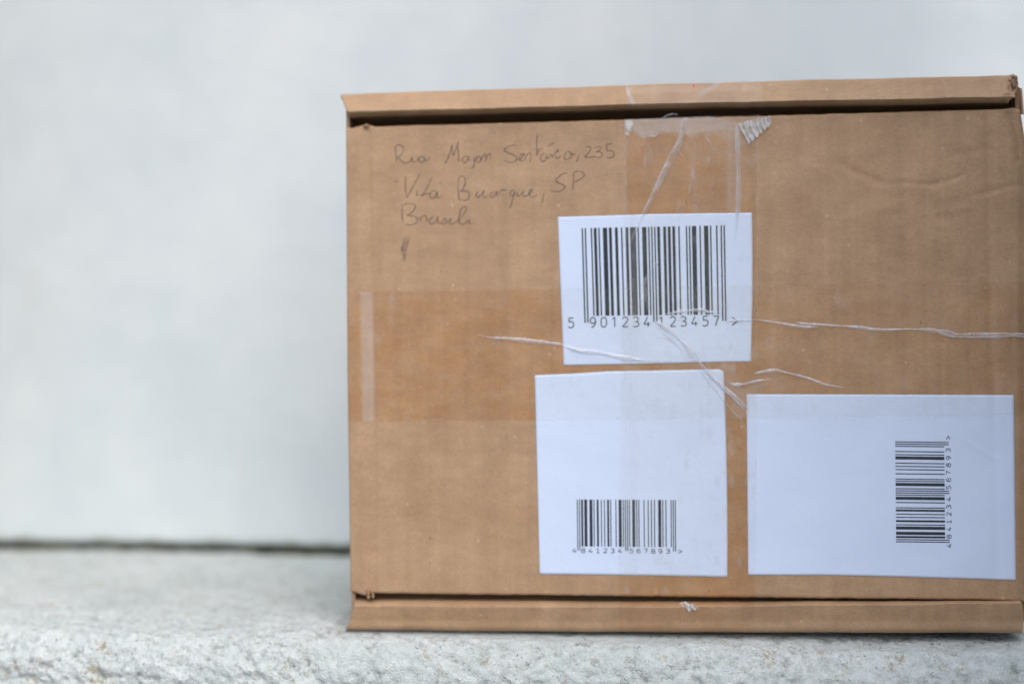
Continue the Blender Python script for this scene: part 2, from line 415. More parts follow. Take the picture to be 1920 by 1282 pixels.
LEFT = lambda y: np.interp(y, [238, 700, 1113], [649, 651.5, 657.5])
RIGHT = lambda y: np.interp(y, [203, 260, 500, 1129], [1912, 1921, 1926, 1936])
def TOPY(x): return np.interp(x, [648, 658, 672, 682, 692, 702, 1240, 1886, 1900, 1928], [237, 240, 236, 234, 233, 236.5, 222, 203.5, 202, 208]) 
def BOTY(x): return np.interp(x, [655, 664, 675, 684, 692, 704, 1240, 1850, 1905, 1930], [1109, 1110, 1114, 1117, 1114, 1112.5, 1118.5, 1124.5, 1127, 1131])

TH = [(648, 548), (800, 545), (1050, 541), (1500, 533), (1930, 528)]       # upper edge of the level tape
BH = [(648, 790), (1000, 788), (1400, 784), (1930, 778)]
def taped_mask(px, py):
    jit = fbm(px / 9, py / 9, 61, 3) * 3
    t = np.clip((py - np.interp(px, *zip(*TH)) + jit * 0.5) / 3 + .5, 0, 1) * np.clip((np.interp(px, *zip(*BH)) - py + jit * 0.5) / 3 + .5, 0, 1)
    t = t * np.interp(px, [650, 1000, 1430, 1930], [1, 1, 0.62, 0.42])
    xl = np.interp(py, [240, 400, 1110], [1172, 1176, 1160]); xr = np.interp(py, [240, 400, 1110], [1421, 1418, 1416])
    v = np.clip((px - xl + jit) / 4 + .5, 0, 1) * np.clip((xr - px + jit) / 4 + .5, 0, 1)
    yt = 256 + fbm(px / 22, px * 0, 63, 3) * 16 + 10 * np.clip((px - 1330) / 60, 0, 1)
    v = v * np.clip((py - yt) / 5 + .5, 0, 1)
    fold = soft_poly(px, py, [(675, 546), (700, 546), (703, 792), (680, 792)], 3)
    return np.clip(np.maximum(t, v * 0.95) * (1 - 0.85 * fold), 0, 1)

def front_panel():
    s = np.r_[np.linspace(0, 0.985, 420), np.linspace(0.986, 1, 14)]; nr = 320
    t = np.linspace(0, 1, nr); S, T = np.meshgrid(s, t)
    py = 237 + T * 880
    for _ in range(2):
        px = LEFT(py) * (1 - S) + RIGHT(py) * S
        tx = px + 0.0
        top = TOPY(tx) + 0.8 * fbm(tx / 20, tx * 0, 5, 3); bot = BOTY(tx) + 0.9 * fbm(tx / 14, tx * 0 + 4, 6, 3)
        py = top * (1 - T) + bot * T
    V = surf(px, py, 0.0)
    # rounded upper and lower rims roll back
    edge = np.minimum(py - top, bot - py)
    V[..., 1] += 0.0007 * np.clip(1 - edge / 4, 0, 1) ** 2
    return mesh_obj('front_panel', V.reshape(-1, 3), grid_faces(nr, len(s)), CARD, box, True,
                    {'taped': taped_mask(px, py).ravel()}, 0.0015)
front_panel()

def ridge(name, rows, wet):
    """rolled edge of the box. rows: (x_start, x_end, [(px, py)...], Y) from top to bottom"""
    K = len(rows); tt = np.linspace(0, K - 1, (K - 1) * 7 + 1)
    s = np.r_[np.linspace(0, 0.02, 12)[:-1], np.linspace(0.02, 0.97, 330)[:-1], np.linspace(0.97, 1, 40)]
    ctl = []
    for (xa, xb, line, Y) in rows:
        px = xa + (xb - xa) * s; ctl.append(np.stack([px, np.interp(px, *zip(*line)), np.full(len(s), Y)], 1))
    ctl = np.array(ctl)                                     # K, n, 3
    curve = np.array([cr(ctl[:, j, :], 7) for j in range(len(s))]).transpose(1, 0, 2)
    px, py, Y = curve[..., 0].copy(), curve[..., 1].copy(), curve[..., 2].copy()
    T = np.repeat(np.linspace(0, 1, len(curve))[:, None], len(s), 1)
    Y += 0.0005 * fbm(px / 60, T * 3, 31, 3) + 0.00012 * fbm(px / 12, T * 9, 37, 2)
    py += 1.5 * fbm(px / 90, T * 1.5, 39, 2)
    if name == 'top_flap':                                  # crushed right end
        c = np.clip((px - 1868) / 34, 0, 1) ** 1.5
        Y += c * 0.0032 * fbm(px / 8, py / 9, 77, 3); py += c * 5 * fbm(px / 9, py / 12, 79, 3); px += c * 9 * fbm(py / 7, px / 20, 81, 2)
    V = P(px, py, Y)
    o = mesh_obj(name, V.reshape(-1, 3), grid_faces(len(curve), len(s)), CARD, box, True, {'taped': wet(px, py).ravel()}, 0.0013)
    return (px, py, Y)

top_rows = [
    (641, 1897, [(640, 181), (1900, 146)], 0.0140),
    (639, 1899, [(640, 178), (1250, 158), (1700, 146), (1900, 141.5)], 0.0048),
    (645, 1902, [(640, 193), (1900, 158)], 0.0008),
    (650, 1899, [(640, 206), (1250, 191), (1900, 177)], -0.0034),
    (653, 1896, [(640, 212), (1250, 196), (1900, 183)], -0.0036),
    (656, 1890, [(640, 220.5), (1250, 204.5), (1900, 192)], 0.0006),
    (658, 1885, [(640, 226), (1250, 210), (1900, 198)], 0.0075),
    (658, 1883, [(640, 246), (1250, 232), (1900, 217)], 0.0200),
]
top_grid = ridge('top_flap', top_rows, lambda x, y: 0.18 * np.clip((x - 1180) / 4, 0, 1) * np.clip((1424 - x) / 4, 0, 1))
bot_rows = [
    (664, 1910, [(650, 1100), (1920, 1108)], 0.0150),
    (664, 1911, [(650, 1117), (1240, 1122), (1920, 1121)], 0.0085),
    (665, 1912, [(650, 1126), (1240, 1129), (1920, 1124.5)], 0.0010),
    (664, 1915, [(650, 1134), (1240, 1137), (1920, 1129)], -0.0026),
    (662, 1917, [(650, 1139.5), (1240, 1142), (1920, 1134)], -0.0029),
    (656, 1919, [(650, 1161), (1240, 1163), (1920, 1160)], -0.0014),
    (649, 1917, [(650, 1179.5), (960, 1182), (1240, 1184), (1920, 1184.5)], 0.0006),
    (650, 1917, [(650, 1179), (1240, 1181), (1920, 1181)], 0.0120),
]
bot_grid = ridge('bottom_flap', bot_rows, lambda x, y: 0.75 * np.clip((x - 1160) / 3, 0, 1) * np.clip((1414 - x) / 3, 0, 1) * (y > 1126))

def board(name, corners, mat=CARD_IN, thick=0.0015, n=24, attrs=False):
    """flat board from four world points a(top-left) b(top-right) c(bottom-right) d(bottom-left) seen from outside"""
    a, b, c, d = [np.array(q, float) for q in corners]; V = []
    for i in range(n):
        t = i / (n - 1)
        for j in range(n):
            s = j / (n - 1); V.append((a * (1 - s) + b * s) * (1 - t) + (d * (1 - s) + c * s) * t)
    return mesh_obj(name, V, grid_faces(n, n), mat, box, False, None, thick)
BACK = 0.135
tl = P(646.5, 196); bl = P(658, 1171); tr = P(1915, 166); br = P(1928, 1168)
def back(p, y): return np.array([p[0], y, p[2]])
board('side_wall', [back(tl, BACK), back(tl, 0.0022), back(bl, 0.0022), back(bl, BACK)])
board('side_wall', [back(tr, 0.0045), back(tr, BACK), back(br, BACK), back(br, 0.0045)])
t0 = P(641, 181, 0.012); t1 = P(1897, 146, 0.012); b0 = P(652, 1178, 0.012); b1 = P(1917, 1181, 0.012)
board('top_wall', [back(t0, BACK), back(t1, BACK), t1, t0], CARD_IN)
board('base_wall', [b0, b1, back(b1, BACK), back(b0, BACK)], CARD_IN)
board('back_wall', [back(t1, BACK), back(t0, BACK), back(b0, BACK), back(b1, BACK)], CARD_IN)
# folded inner tab seen in the open upper right corner
def tab():
    V = []; nr, nc = 26, 10
    for i in range(nr):
        t = i / (nr - 1)
        for j in range(nc):
            s = j / (nc - 1)
            px = 1899 + 17 * s - 4 * (1 - t) * s; py = 168 + 44 * t - 9 * math.sin(s * math.pi * 0.8) * (1 - t) + 3 * s
            V.append(P(px, py, 0.0065 + 0.0025 * math.sin(s * 9 + 1.5 * t) + 0.003 * (1 - t)))
    mesh_obj('inner_tab', V, grid_faces(nr, nc), CARD_IN, box, True, None, 0.0009)
tab()
def nub(pts, w0, y0, seed):
    """frayed scrap of liner at a torn corner"""
    p = cr(pts, 5); n = len(p); V = []
    for i, q in enumerate(p):
        d = p[min(i + 1, n - 1)] - p[max(i - 1, 0)]; d /= np.linalg.norm(d) + 1e-9; nn = np.array([-d[1], d[0]])
        ww = w0 * (0.75 + 0.5 * math.sin(i * 1.7 + seed)) * (1.0 if i < n - 2 else 0.6)
        for s in np.linspace(-1, 1, 7):
            e = q + nn * ww * s; V.append(P(e[0], e[1], y0 - 0.0013 * (1 - s * s) - 0.0005 * math.sin(i * 2.1 + s * 3 + seed)))
    V = np.array(V); F_ = grid_faces(n, 7)
    mesh_obj('torn_shred', V, F_, CARD, box, True, {'taped': np.zeros(len(V))}, 0.0004)
nub([(690, 1106), (691, 1114), (691.5, 1122)], 2.2, -0.0004, 1)
nub([(697, 1107), (699, 1113), (700, 1120)], 1.9, -0.0005, 3)
nub([(683, 238), (687, 235), (691, 238)], 1.6, 0.0002, 5)
nub([(1897, 143), (1903, 145), (1906, 150)], 2.6, 0.0006, 4)
nub([(1894, 148), (1900, 156), (1903, 163)], 3.0, 0.0002, 6)

# ------------------------------------------------------------------ labels
def lerpx(p, q, t): return np.array(p) * (1 - t) + np.array(q) * t
def paper_label(top, bot, label, lift=0.00022, left=None, right=None, curl=None):
    """sheet between an upper and a lower edge polyline (photo pixels), following the board"""
    nc, nr = 90, 80; t = np.linspace(0, 1, nc)
    def resamp(pl):
        pl = np.array(pl, float); L = np.r_[0, np.cumsum(np.hypot(*np.diff(pl, axis=0).T))]; L /= L[-1]
        return np.stack([np.interp(t, L, pl[:, 0]), np.interp(t, L, pl[:, 1])], 1)
    a, b = resamp(top), resamp(bot); v = np.linspace(0, 1, nr)[:, None, None]
    g = a[None] * (1 - v) + b[None] * v
    if right: g[..., 0] += right * np.sin(np.pi * v[..., 0]) * t[None] ** 3
    if left: g[..., 0] += left * np.sin(np.pi * v[..., 0]) * (1 - t[None]) ** 3
    lf = lift + (0 if curl is None else curl(g[..., 0], g[..., 1]))
    V = surf(g[..., 0], g[..., 1], lf)
    o = mesh_obj('paper_label', V.reshape(-1, 3), grid_faces(nr, nc), PAPER, box, True, None, 0.00012)
    o['label'] = label; return o
def fold(px, py, poly, a, w_):
    d, s, f = pdist(px, py, np.array(poly, float)); return a * np.exp(-(d / w_) ** 2) * np.clip(np.minimum(f, 1 - f) * 6 + .2, 0, 1)
L1 = paper_label([(1046, 407), (1120, 405), (1225, 401.5), (1410, 399)], [(1057, 685), (1180, 683), (1300, 680), (1408, 678)],
                 'white paper label with one large barcode', right=2.0)
L2 = paper_label([(1003, 703.5), (1080, 700), (1140, 696), (1230, 694.5), (1348, 692), (1357, 696)], [(1012, 1076), (1120, 1077), (1240, 1079), (1364, 1081.5)],
                 'white paper label with a small upright barcode at its foot', right=2.5)
L3 = paper_label([(1400, 739), (1650, 739.5), (1901, 740.5)], [(1403, 1077.5), (1560, 1078), (1700, 1081), (1905, 1087.5)],
                 'white paper label with a barcode turned on its side',
                 curl=lambda x, y: fold(x, y, [(1805, 822), (1840, 845), (1868, 860), (1890, 892)], 0.00022, 3.0) + fold(x, y, [(1870, 855), (1885, 868), (1892, 900)], 0.00015, 4))

# EAN-13
LC = ['0001101', '0011001', '0010011', '0111101', '0100011', '0110001', '0101111', '0111011', '0110111', '0001011']
GC = [''.join('1' if c == '0' else '0' for c in k)[::-1] for k in LC]; RC = [''.join('1' if c == '0' else '0' for c in k) for k in LC]
PAR = ['LLLLLL', 'LLGLGG', 'LLGGLG', 'LLGGGL', 'LGLLGG', 'LGGLLG', 'LGGGLL', 'LGLGLG', 'LGLGGL', 'LGGLGL']
def ean(s):
    d = [int(c) for c in s]; m = '101'
    for k in range(6): m += (LC if PAR[d[0]][k] == 'L' else GC)[d[1 + k]]
    m += '01010'
    for k in range(6): m += RC[d[7 + k]]
    return m + '101'
def bars(code, q0, q1, s0, s1, l0, l1, mat, parent, thick=1.0):
    """q0,q1: pixel start of the first / end of the last bar; s0,s1: their short ends; l0,l1 long ends"""
    m = ean(code); V = []; F_ = []; i = 0
    while i < 95:
        if m[i] == '0': i += 1; continue
        j = i
        while j < 95 and m[j] == '1': j += 1
        long_ = i < 3 or i >= 92 or 45 <= i < 50
        e = (1 - thick) * 0.5
        ta, tb = (i + e) / 95, (j - e) / 95
        ends = (l0, l1) if long_ else (s0, s1)
        n = 12; b0 = len(V)
        for k in range(n):
            v = k / (n - 1)
            for t in (ta, tb):
                a = lerpx(q0, q1, t); b = lerpx(*ends, t); V.append(lerpx(a, b, v))
        for k in range(n - 1): F_.append((b0 + 2 * k, b0 + 2 * k + 2, b0 + 2 * k + 3, b0 + 2 * k + 1))
        i = j
    V = np.array(V); return mesh_obj('barcode', surf(V[:, 0], V[:, 1], 0.00030), F_, mat, parent, False)

GLYPH = {
 '0': [[(.5, 1), (.2, .88), (.1, .5), (.2, .12), (.5, 0), (.8, .12), (.9, .5), (.8, .88), (.5, 1)]],
 '1': [[(.18, .80), (.5, .97)], [(.52, 1), (.52, 0)]],
 'I': [[(.2, .82), (.5, .98)], [(.5, 1), (.5, 0)], [(.18, 0), (.84, 0)]],
 '2': [[(.12, .82), (.3, .97), (.58, 1), (.84, .85), (.8, .6), (.5, .32), (.12, .02)], [(.1, 0), (.9, 0)]],
 '3': [[(.12, .9), (.4, 1), (.72, .96), (.84, .76), (.7, .57), (.4, .53)], [(.4, .53), (.75, .48), (.9, .27), (.75, .06), (.4, 0), (.1, .08)]],
 '4': [[(.58, 1), (.08, .27)], [(.06, .27), (.94, .27)], [(.68, .48), (.68, 0)]],
 '5': [[(.82, 1), (.22, 1)], [(.22, 1), (.2, .57)], [(.2, .57), (.5, .63), (.8, .53), (.88, .3), (.74, .07), (.4, 0), (.1, .08)]],
 '6': [[(.82, .93), (.5, .98), (.24, .8), (.12, .45), (.18, .14), (.5, 0), (.82, .12), (.86, .4), (.7, .58), (.42, .6), (.16, .42)]],
 '7': [[(.1, 1), (.88, 1)], [(.88, 1), (.6, .5), (.42, 0)]],
 '8': [[(.5, .54), (.2, .66), (.18, .9), (.5, 1), (.82, .9), (.8, .66), (.5, .54), (.14, .4), (.14, .1), (.5, 0), (.86, .1), (.86, .4), (.5, .54)]],
 '9': [[(.84, .58), (.6, .4), (.3, .42), (.14, .62), (.2, .88), (.5, 1), (.8, .86), (.88, .55), (.76, .2), (.5, .02), (.26, 0)]],
 '>': [[(.1, .85), (.95, .45)], [(.95, .45), (.1, .05)]],
}
class Strokes:
    """flat strokes laid on the board"""
    def __init__(s): s.V = []; s.F = []
    def line(s, pts, w_, n=6, taper=0.0, jit=0.0):
        p = cr(pts, n); d = np.gradient(p, axis=0); d /= np.linalg.norm(d, axis=1)[:, None] + 1e-9
        nn = np.stack([-d[:, 1], d[:, 0]], 1); m = len(p); k = np.linspace(0, 1, m)
        ww = w_ * 0.5 * (1 - taper * np.abs(2 * k - 1) ** 4) * (1 + jit * fbm(k * 9 + pts[0][0], k * 0, 3, 2))
        b = len(s.V)
        for i in range(m): s.V.append(p[i] + nn[i] * ww[i]); s.V.append(p[i] - nn[i] * ww[i])
        for i in range(m - 1): s.F.append((b + 2 * i, b + 2 * i + 2, b + 2 * i + 3, b + 2 * i + 1))
    def build(s, name, mat, parent, lift):
        V = np.array(s.V); z = np.arange(len(V)) // 40 % 7 * 0.000002
        return mesh_obj(name, surf(V[:, 0], V[:, 1], lift + z), s.F, mat, parent, False)
def number(items, wd, ht, stroke, parent, mat, rot=False, slope=0.0):
    S = Strokes()
    for ch, cx, cy in items:                               # centre of each figure in pixels
        for st in GLYPH[ch]:
            if rot: pts = [(cx - ht / 2 + (1 - b) * ht, cy + wd / 2 - a * wd) for a, b in st]
            else: pts = [(cx - wd / 2 + a * wd, cy + ht / 2 - b * ht + (a - .5) * wd * slope) for a, b in st]
            S.line(pts, stroke, 6)
    return S.build('barcode_number', mat, parent, 0.00031)

bars('5901234123457', (1090.3, 428), (1359.2, 422.5), (1095.5, 592.3), (1362.0, 589.3), (1095.5, 604.9), (1362.3, 601.4), INK, L1, 0.94)
zx = [('5', 163, 902), ('9', 327, 898), ('0', 409, 897), ('1', 490, 896), ('2', 570, 895), ('3', 650, 895), ('4', 733, 894),
      ('1', 843, 893), ('2', 928, 892), ('3', 1007, 891), ('4', 1090, 890), ('5', 1172, 889), ('7', 1253, 888), ('>', 1393, 886)]
number([(c, 1030 + x / 4.005, 380 + y / 4.005) for c, x, y in zx], 13.0, 18.2, 1.9, L1, INK, slope=-0.01)
bars('4841234567893', (1081.4, 936), (1267.0, 936.8), (1082.4, 1023.8), (1267.6, 1025.2), (1082.4, 1031.4), (1267.8, 1033.4), INK_FINE, L2, 0.90)
zx = [('4', 138, 1050), ('8', 268, 1052), ('4', 378, 1053), ('I', 490, 1054), ('2', 600, 1055), ('3', 708, 1056), ('4', 820, 1056),
      ('5', 990, 1058), ('6', 1098, 1059), ('7', 1208, 1060), ('8', 1318, 1061), ('9', 1425, 1062), ('3', 1538, 1062), ('>', 1722, 1064)]
number([(c, 1060 + x / 8, 900 + y / 8) for c, x, y in zx], 8.6, 7.8, 1.15, L2, INK_FINE)
bars('4841234567893', (1680.2, 1015.9), (1678.4, 827.0), (1772.3, 1016.8), (1770.4, 828.2), (1780.9, 1017.0), (1778.7, 828.2), INK_FINE, L3, 0.90)
zx = [('4', 1188), ('8', 1098), ('4', 1022), ('I', 948), ('2', 873), ('3', 800), ('4', 722), ('5', 607), ('6', 530), ('7', 457), ('8', 382), ('9', 310), ('3', 233), ('>', 108)]
number([(c, 1777.5 + 2.2 * y / 1200, 800 + y / 5.342) for c, y in zx], 7.9, 8.2, 1.25, L3, INK_FINE, rot=True)

# ------------------------------------------------------------------ pencilled address
A = lambda pts: [(700 + x / 4.75, 240 + y / 4.75) for x, y in pts]
B = lambda pts: [(920 + x / 4.75, 240 + y / 4.75) for x, y in pts]
words = [
 [A(p) for p in [[(196, 160), (200, 230), (208, 300)], [(195, 162), (235, 150), (265, 175), (262, 215), (235, 250), (210, 272)], [(222, 262), (250, 295), (290, 315), (325, 298), (348, 262), (348, 295), (372, 300), (395, 280), (402, 255)],
   [(455, 262), (425, 255), (405, 280), (415, 305), (445, 300), (460, 268), (465, 295), (485, 290), (500, 260)],
   [(635, 318), (665, 270), (700, 165), (703, 155)], [(703, 155), (705, 215), (715, 245), (740, 180), (755, 125)], [(755, 125), (756, 220), (762, 305)],
   [(845, 255), (810, 258), (790, 285), (800, 305), (830, 300), (848, 258), (852, 290), (870, 295)], [(893, 255), (900, 310), (888, 355), (862, 362)], [(878, 190), (882, 198)],
   [(897, 300), (925, 255), (950, 260), (955, 290), (935, 308), (915, 290), (925, 260)], [(955, 285), (985, 235), (1000, 242), (1003, 300)], [(1005, 270), (1025, 235), (1042, 240), (1045, 270)]]],
 [B(p) for p in [[(230, 155), (190, 155), (140, 175), (122, 200), (150, 220), (200, 240), (235, 262), (225, 290), (180, 308), (140, 300), (118, 285)],
   [(240, 290), (275, 268), (295, 235), (275, 232), (258, 262), (265, 292), (300, 285), (320, 240), (345, 225), (358, 245), (350, 305)],
   [(415, 55), (410, 150), (412, 250)], [(412, 245), (430, 195), (465, 180)],
   [(480, 225), (450, 245), (445, 280), (465, 298), (490, 285), (500, 250), (490, 228)], [(492, 262), (515, 268), (532, 240), (548, 240), (545, 268)], [(508, 166), (535, 150), (562, 132)],
   [(548, 262), (575, 225), (598, 195), (602, 215)], [(578, 250), (588, 270), (610, 265), (622, 245)], [(625, 198), (630, 202)],
   [(690, 205), (660, 235), (655, 270), (680, 280), (715, 260), (712, 225), (690, 207)], [(700, 215), (730, 235), (750, 235)], [(788, 245), (775, 280), (762, 305)],
   [(838, 175), (870, 165), (892, 185), (870, 225), (840, 258), (885, 262), (932, 255)], [(925, 180), (965, 165), (985, 180), (960, 205), (935, 212), (975, 215), (995, 238), (975, 262), (935, 262)],
   [(1085, 140), (1058, 145), (1032, 150)], [(1032, 150), (1035, 203)], [(1035, 205), (1075, 205), (1098, 225), (1090, 255), (1055, 268), (1030, 260)]]],
 [A(p) for p in [[(188, 480), (205, 476), (222, 478)], [(288, 432), (286, 520), (298, 625)], [(298, 625), (350, 530), (412, 412)], [(384, 556), (388, 600), (400, 600)], [(413, 536), (418, 542)],
   [(520, 438), (490, 510), (430, 610)], [(430, 606), (470, 585), (510, 592)], [(562, 562), (525, 564), (503, 598), (520, 628), (550, 614), (567, 572), (570, 612), (590, 622), (616, 598)],
   [(757, 445), (755, 530), (762, 620), (775, 642)], [(755, 447), (785, 428), (815, 445), (820, 490), (800, 540), (772, 572)], [(785, 570), (830, 562), (855, 585), (850, 625), (820, 645), (775, 642)],
   [(935, 560), (915, 600), (930, 618), (962, 590), (985, 560), (975, 600), (990, 620), (1025, 600)], [(1085, 572), (1055, 575), (1040, 602), (1055, 618), (1085, 595), (1100, 562), (1100, 600), (1118, 600)], [(1112, 585), (1140, 555), (1165, 552), (1190, 560)]]],
 [B(p) for p in [[(215, 552), (185, 560), (172, 588), (190, 605), (222, 575)], [(215, 558), (195, 640), (170, 715)], [(240, 570), (235, 600), (255, 605), (285, 575), (292, 560)], [(292, 560), (288, 598), (305, 610), (340, 590), (365, 562), (368, 545), (350, 552), (343, 590), (360, 613), (390, 610), (412, 592)],
   [(475, 580), (465, 630), (455, 668)], [(690, 410), (660, 402), (610, 430), (580, 470), (610, 490), (650, 510), (660, 530), (630, 558), (580, 568), (530, 555)],
   [(737, 400), (738, 470), (728, 555)], [(738, 395), (780, 385), (825, 400), (832, 425), (800, 455), (740, 485)]]],
 [A(p) for p in [[(258, 695), (258, 770), (262, 850)], [(245, 690), (300, 675), (360, 678), (375, 700), (350, 745), (300, 780)], [(300, 780), (360, 785), (395, 810), (380, 845), (330, 865), (290, 855)],
   [(412, 790), (425, 832)], [(420, 805), (445, 785), (472, 790), (475, 835)], [(545, 790), (510, 805), (500, 840), (530, 855), (565, 820), (575, 785), (575, 840), (600, 850)],
   [(600, 850), (635, 805), (650, 830), (632, 856), (608, 852)], [(662, 852), (688, 805), (685, 848), (700, 855), (760, 820), (818, 745), (825, 705), (800, 700), (775, 740), (762, 820), (785, 858), (820, 848), (850, 822), (858, 832), (852, 850), (893, 852)], [(677, 760), (683, 765)]]],
]
for k, wd in enumerate(words):
    S = Strokes()
    for st in wd: S.line(st, 2.4, 6, 0.3, 0.5)
    S.build('handwriting', PENCIL, box, 0.00008 )
S = Strokes()
for st in [[(330, 955), (300, 1050), (272, 1110), (262, 1190)], [(300, 950), (262, 1040), (252, 1120)], [(310, 985), (290, 1100), (278, 1195)], [(320, 962), (268, 1045), (262, 1110), (288, 1180)], [(300, 1010), (258, 1090), (252, 1050)]]:
    S.line(A(st), 3.4, 8, 0.7, 0.6)
S.build('pencil_scribble', PENCIL_FAINT, box, 0.00009)
for st, w_ in (([(1284, 374), (1287, 380), (1289, 387)], 1.3), ([(1726, 600), (1726.5, 609)], 1.2), ([(1329, 1106), (1329, 1110)], 1.6)):
    S = Strokes(); S.line(st, w_, 5, .4); S.build('pencil_fleck', PENCIL, box, 0.00008)

# ------------------------------------------------------------------ packing tape
def tape_sheet(edges_top, edges_bot, lift, hz, nc, nr, label=None):
    t = np.linspace(0, 1, nc); a = np.array([np.interp(t, np.linspace(0, 1, len(edges_top)), np.array(edges_top)[:, k]) for k in (0, 1)]).T
    b = np.array([np.interp(t, np.linspace(0, 1, len(edges_bot)), np.array(edges_bot)[:, k]) for k in (0, 1)]).T
    v = np.linspace(0, 1, nr)[:, None, None]; g = a[None] * (1 - v) + b[None] * v
    h = hz(g[..., 0], g[..., 1])
    V = surf(g[..., 0], g[..., 1], lift + 0.00012 * h)
    o = mesh_obj('packing_tape', V.reshape(-1, 3), grid_faces(nr, nc), TAPE, box, True, {'haze': h.ravel()})
    if label: o['label'] = label
    return o
def haze_h(px, py):
    h = 0.18 * soft_poly(px, py, [(677, 548), (700, 546), (703, 789), (681, 789)], 4)
    h = np.maximum(h, 0.5 * soft_poly(px, py, [(676, 548), (688, 547), (688, 551), (677, 551)], 3))
    h = np.maximum(h, 0.10 * soft_poly(px, py, [(656, 552), (664, 552), (664, 612), (657, 612)], 4))
    edge = np.minimum(np.abs(py - np.interp(px, *zip(*TH)) - 2), np.abs(py - np.interp(px, *zip(*BH)) + 2))
    h = np.maximum(h, 0.14 * np.clip(1 - edge / 1.6, 0, 1) * (0.6 + fbm(px / 14, py / 3, 91, 2)))
    h = np.maximum(h, 0.16 * soft_poly(px, py, [(1352, 700), (1395, 725), (1440, 708), (1450, 712), (1412, 738), (1398, 790), (1362, 745)], 10))
    h = np.maximum(h, 0.13 * np.clip(fbm(px / 16, py / 40, 93, 3) - 0.26, 0, 1) * 2.0)
    return np.clip(h, 0, 1)
def haze_v(px, py):
    top = [(1172, 226), (1200, 223), (1270, 219), (1330, 217), (1360, 226), (1388, 233), (1384, 246), (1340, 247), (1316, 248), (1290, 255), (1262, 247), (1230, 252), (1205, 262), (1188, 246), (1186, 232)]
    h = 0.26 * soft_poly(px, py, top, 3)
    h = np.maximum(h, 0.75 * soft_poly(px, py, [(1171, 225), (1188, 226), (1186, 240), (1178, 248), (1172, 240)], 3))
    h = np.maximum(h, 0.7 * soft_poly(px, py, [(1171, 247), (1180, 251), (1179, 255), (1172, 253)], 2))
    h = np.maximum(h, 0.30 * soft_poly(px, py, [(1380, 234), (1388, 234), (1388, 400), (1380, 400)], 3))
    h = np.maximum(h, 0.16 * soft_poly(px, py, [(1362, 240), (1374, 240), (1374, 398), (1364, 398)], 5))
    h = np.maximum(h, 0.22 * soft_poly(px, py, [(1398, 300), (1416, 306), (1416, 312), (1400, 310)], 5))
    h = np.maximum(h, 0.13 * soft_poly(px, py, [(1300, 262), (1303, 262), (1308, 398), (1300, 398)], 4))
    d = np.minimum(np.abs(px - 1174), np.abs(px - 1419)); h = np.maximum(h, 0.14 * np.clip(1 - d / 2, 0, 1) * (0.6 + fbm(px / 3, py / 14, 95, 2)))
    h = np.maximum(h, 0.07 * soft_poly(px, py, [(1180, 400), (1196, 400), (1196, 1080), (1178, 1080)], 3))
    h = np.maximum(h, 0.22 * np.clip(fbm(px / 14, py / 30, 97, 3) - 0.26, 0, 1) * 2.4)
    return np.clip(h, 0, 1)
TAPE_H = tape_sheet([(650, 548), (1300, 537), (1930, 528)], [(655, 790), (1300, 785), (1932, 778)], 0.00040, haze_h, 560, 110,
                    'clear tape running level across the box')
TAPE_V = tape_sheet([(1171, 224), (1300, 219), (1424, 215)], [(1159, 1112), (1290, 1113), (1416, 1114)], 0.00050, haze_v, 130, 420,
                    'clear tape running upright over the middle of the box')

def strip_on(gridd, x0, x1, r0, r1, hz, label):
    px, py, Y = gridd; rows = px.shape[0]; V = []; H = []; n = 110
    xs = np.linspace(x0, x1, n); a, b = int(r0 * (rows - 1)), int(r1 * (rows - 1))
    for r in range(a, b + 1):
        o = np.argsort(px[r]); yy = np.interp(xs, px[r][o], py[r][o]); YY = np.interp(xs, px[r][o], Y[r][o])
        xx = xs + 2.0 * fbm(np.full(n, r / 5.0), xs / 200, 51, 2)
        h = hz(xx, yy); V.append(P(xx, yy, YY - 0.00025)); H.append(h)
    o = mesh_obj('packing_tape', np.vstack(V), grid_faces(len(V), n), TAPE, box, True, {'haze': np.hstack(H)}); o['label'] = label
    return o
def hz_top(px, py):
    base = np.interp(px, [1172, 1427], [160, 152])
    h = 0.05 + 0.16 * np.clip(fbm(px / 12, py / 8, 101, 3) + 0.1, 0, 1)
    h = np.maximum(h, 0.42 * soft_poly(px, py, [(1173, 162), (1183, 163), (1183, 176), (1189, 190), (1195, 206), (1189, 206), (1183, 192), (1175, 178)], 3))
    h = np.maximum(h, 0.42 * soft_poly(px, py, [(1302, 180), (1318, 170), (1340, 158), (1352, 154), (1345, 162), (1326, 172), (1316, 182)], 4))
    return h
strip_on(top_grid, 1174, 1427, 1 / 7, 4.5 / 7, hz_top, 'clear tape wrapped over the upper rolled edge')
strip_on(bot_grid, 1160, 1415, 2 / 7, 6 / 7, lambda x, y: 0.03 + 0.10 * np.clip(fbm(x / 10, y / 6, 103, 3), 0, 1), 'clear tape wrapped over the lower rolled edge')

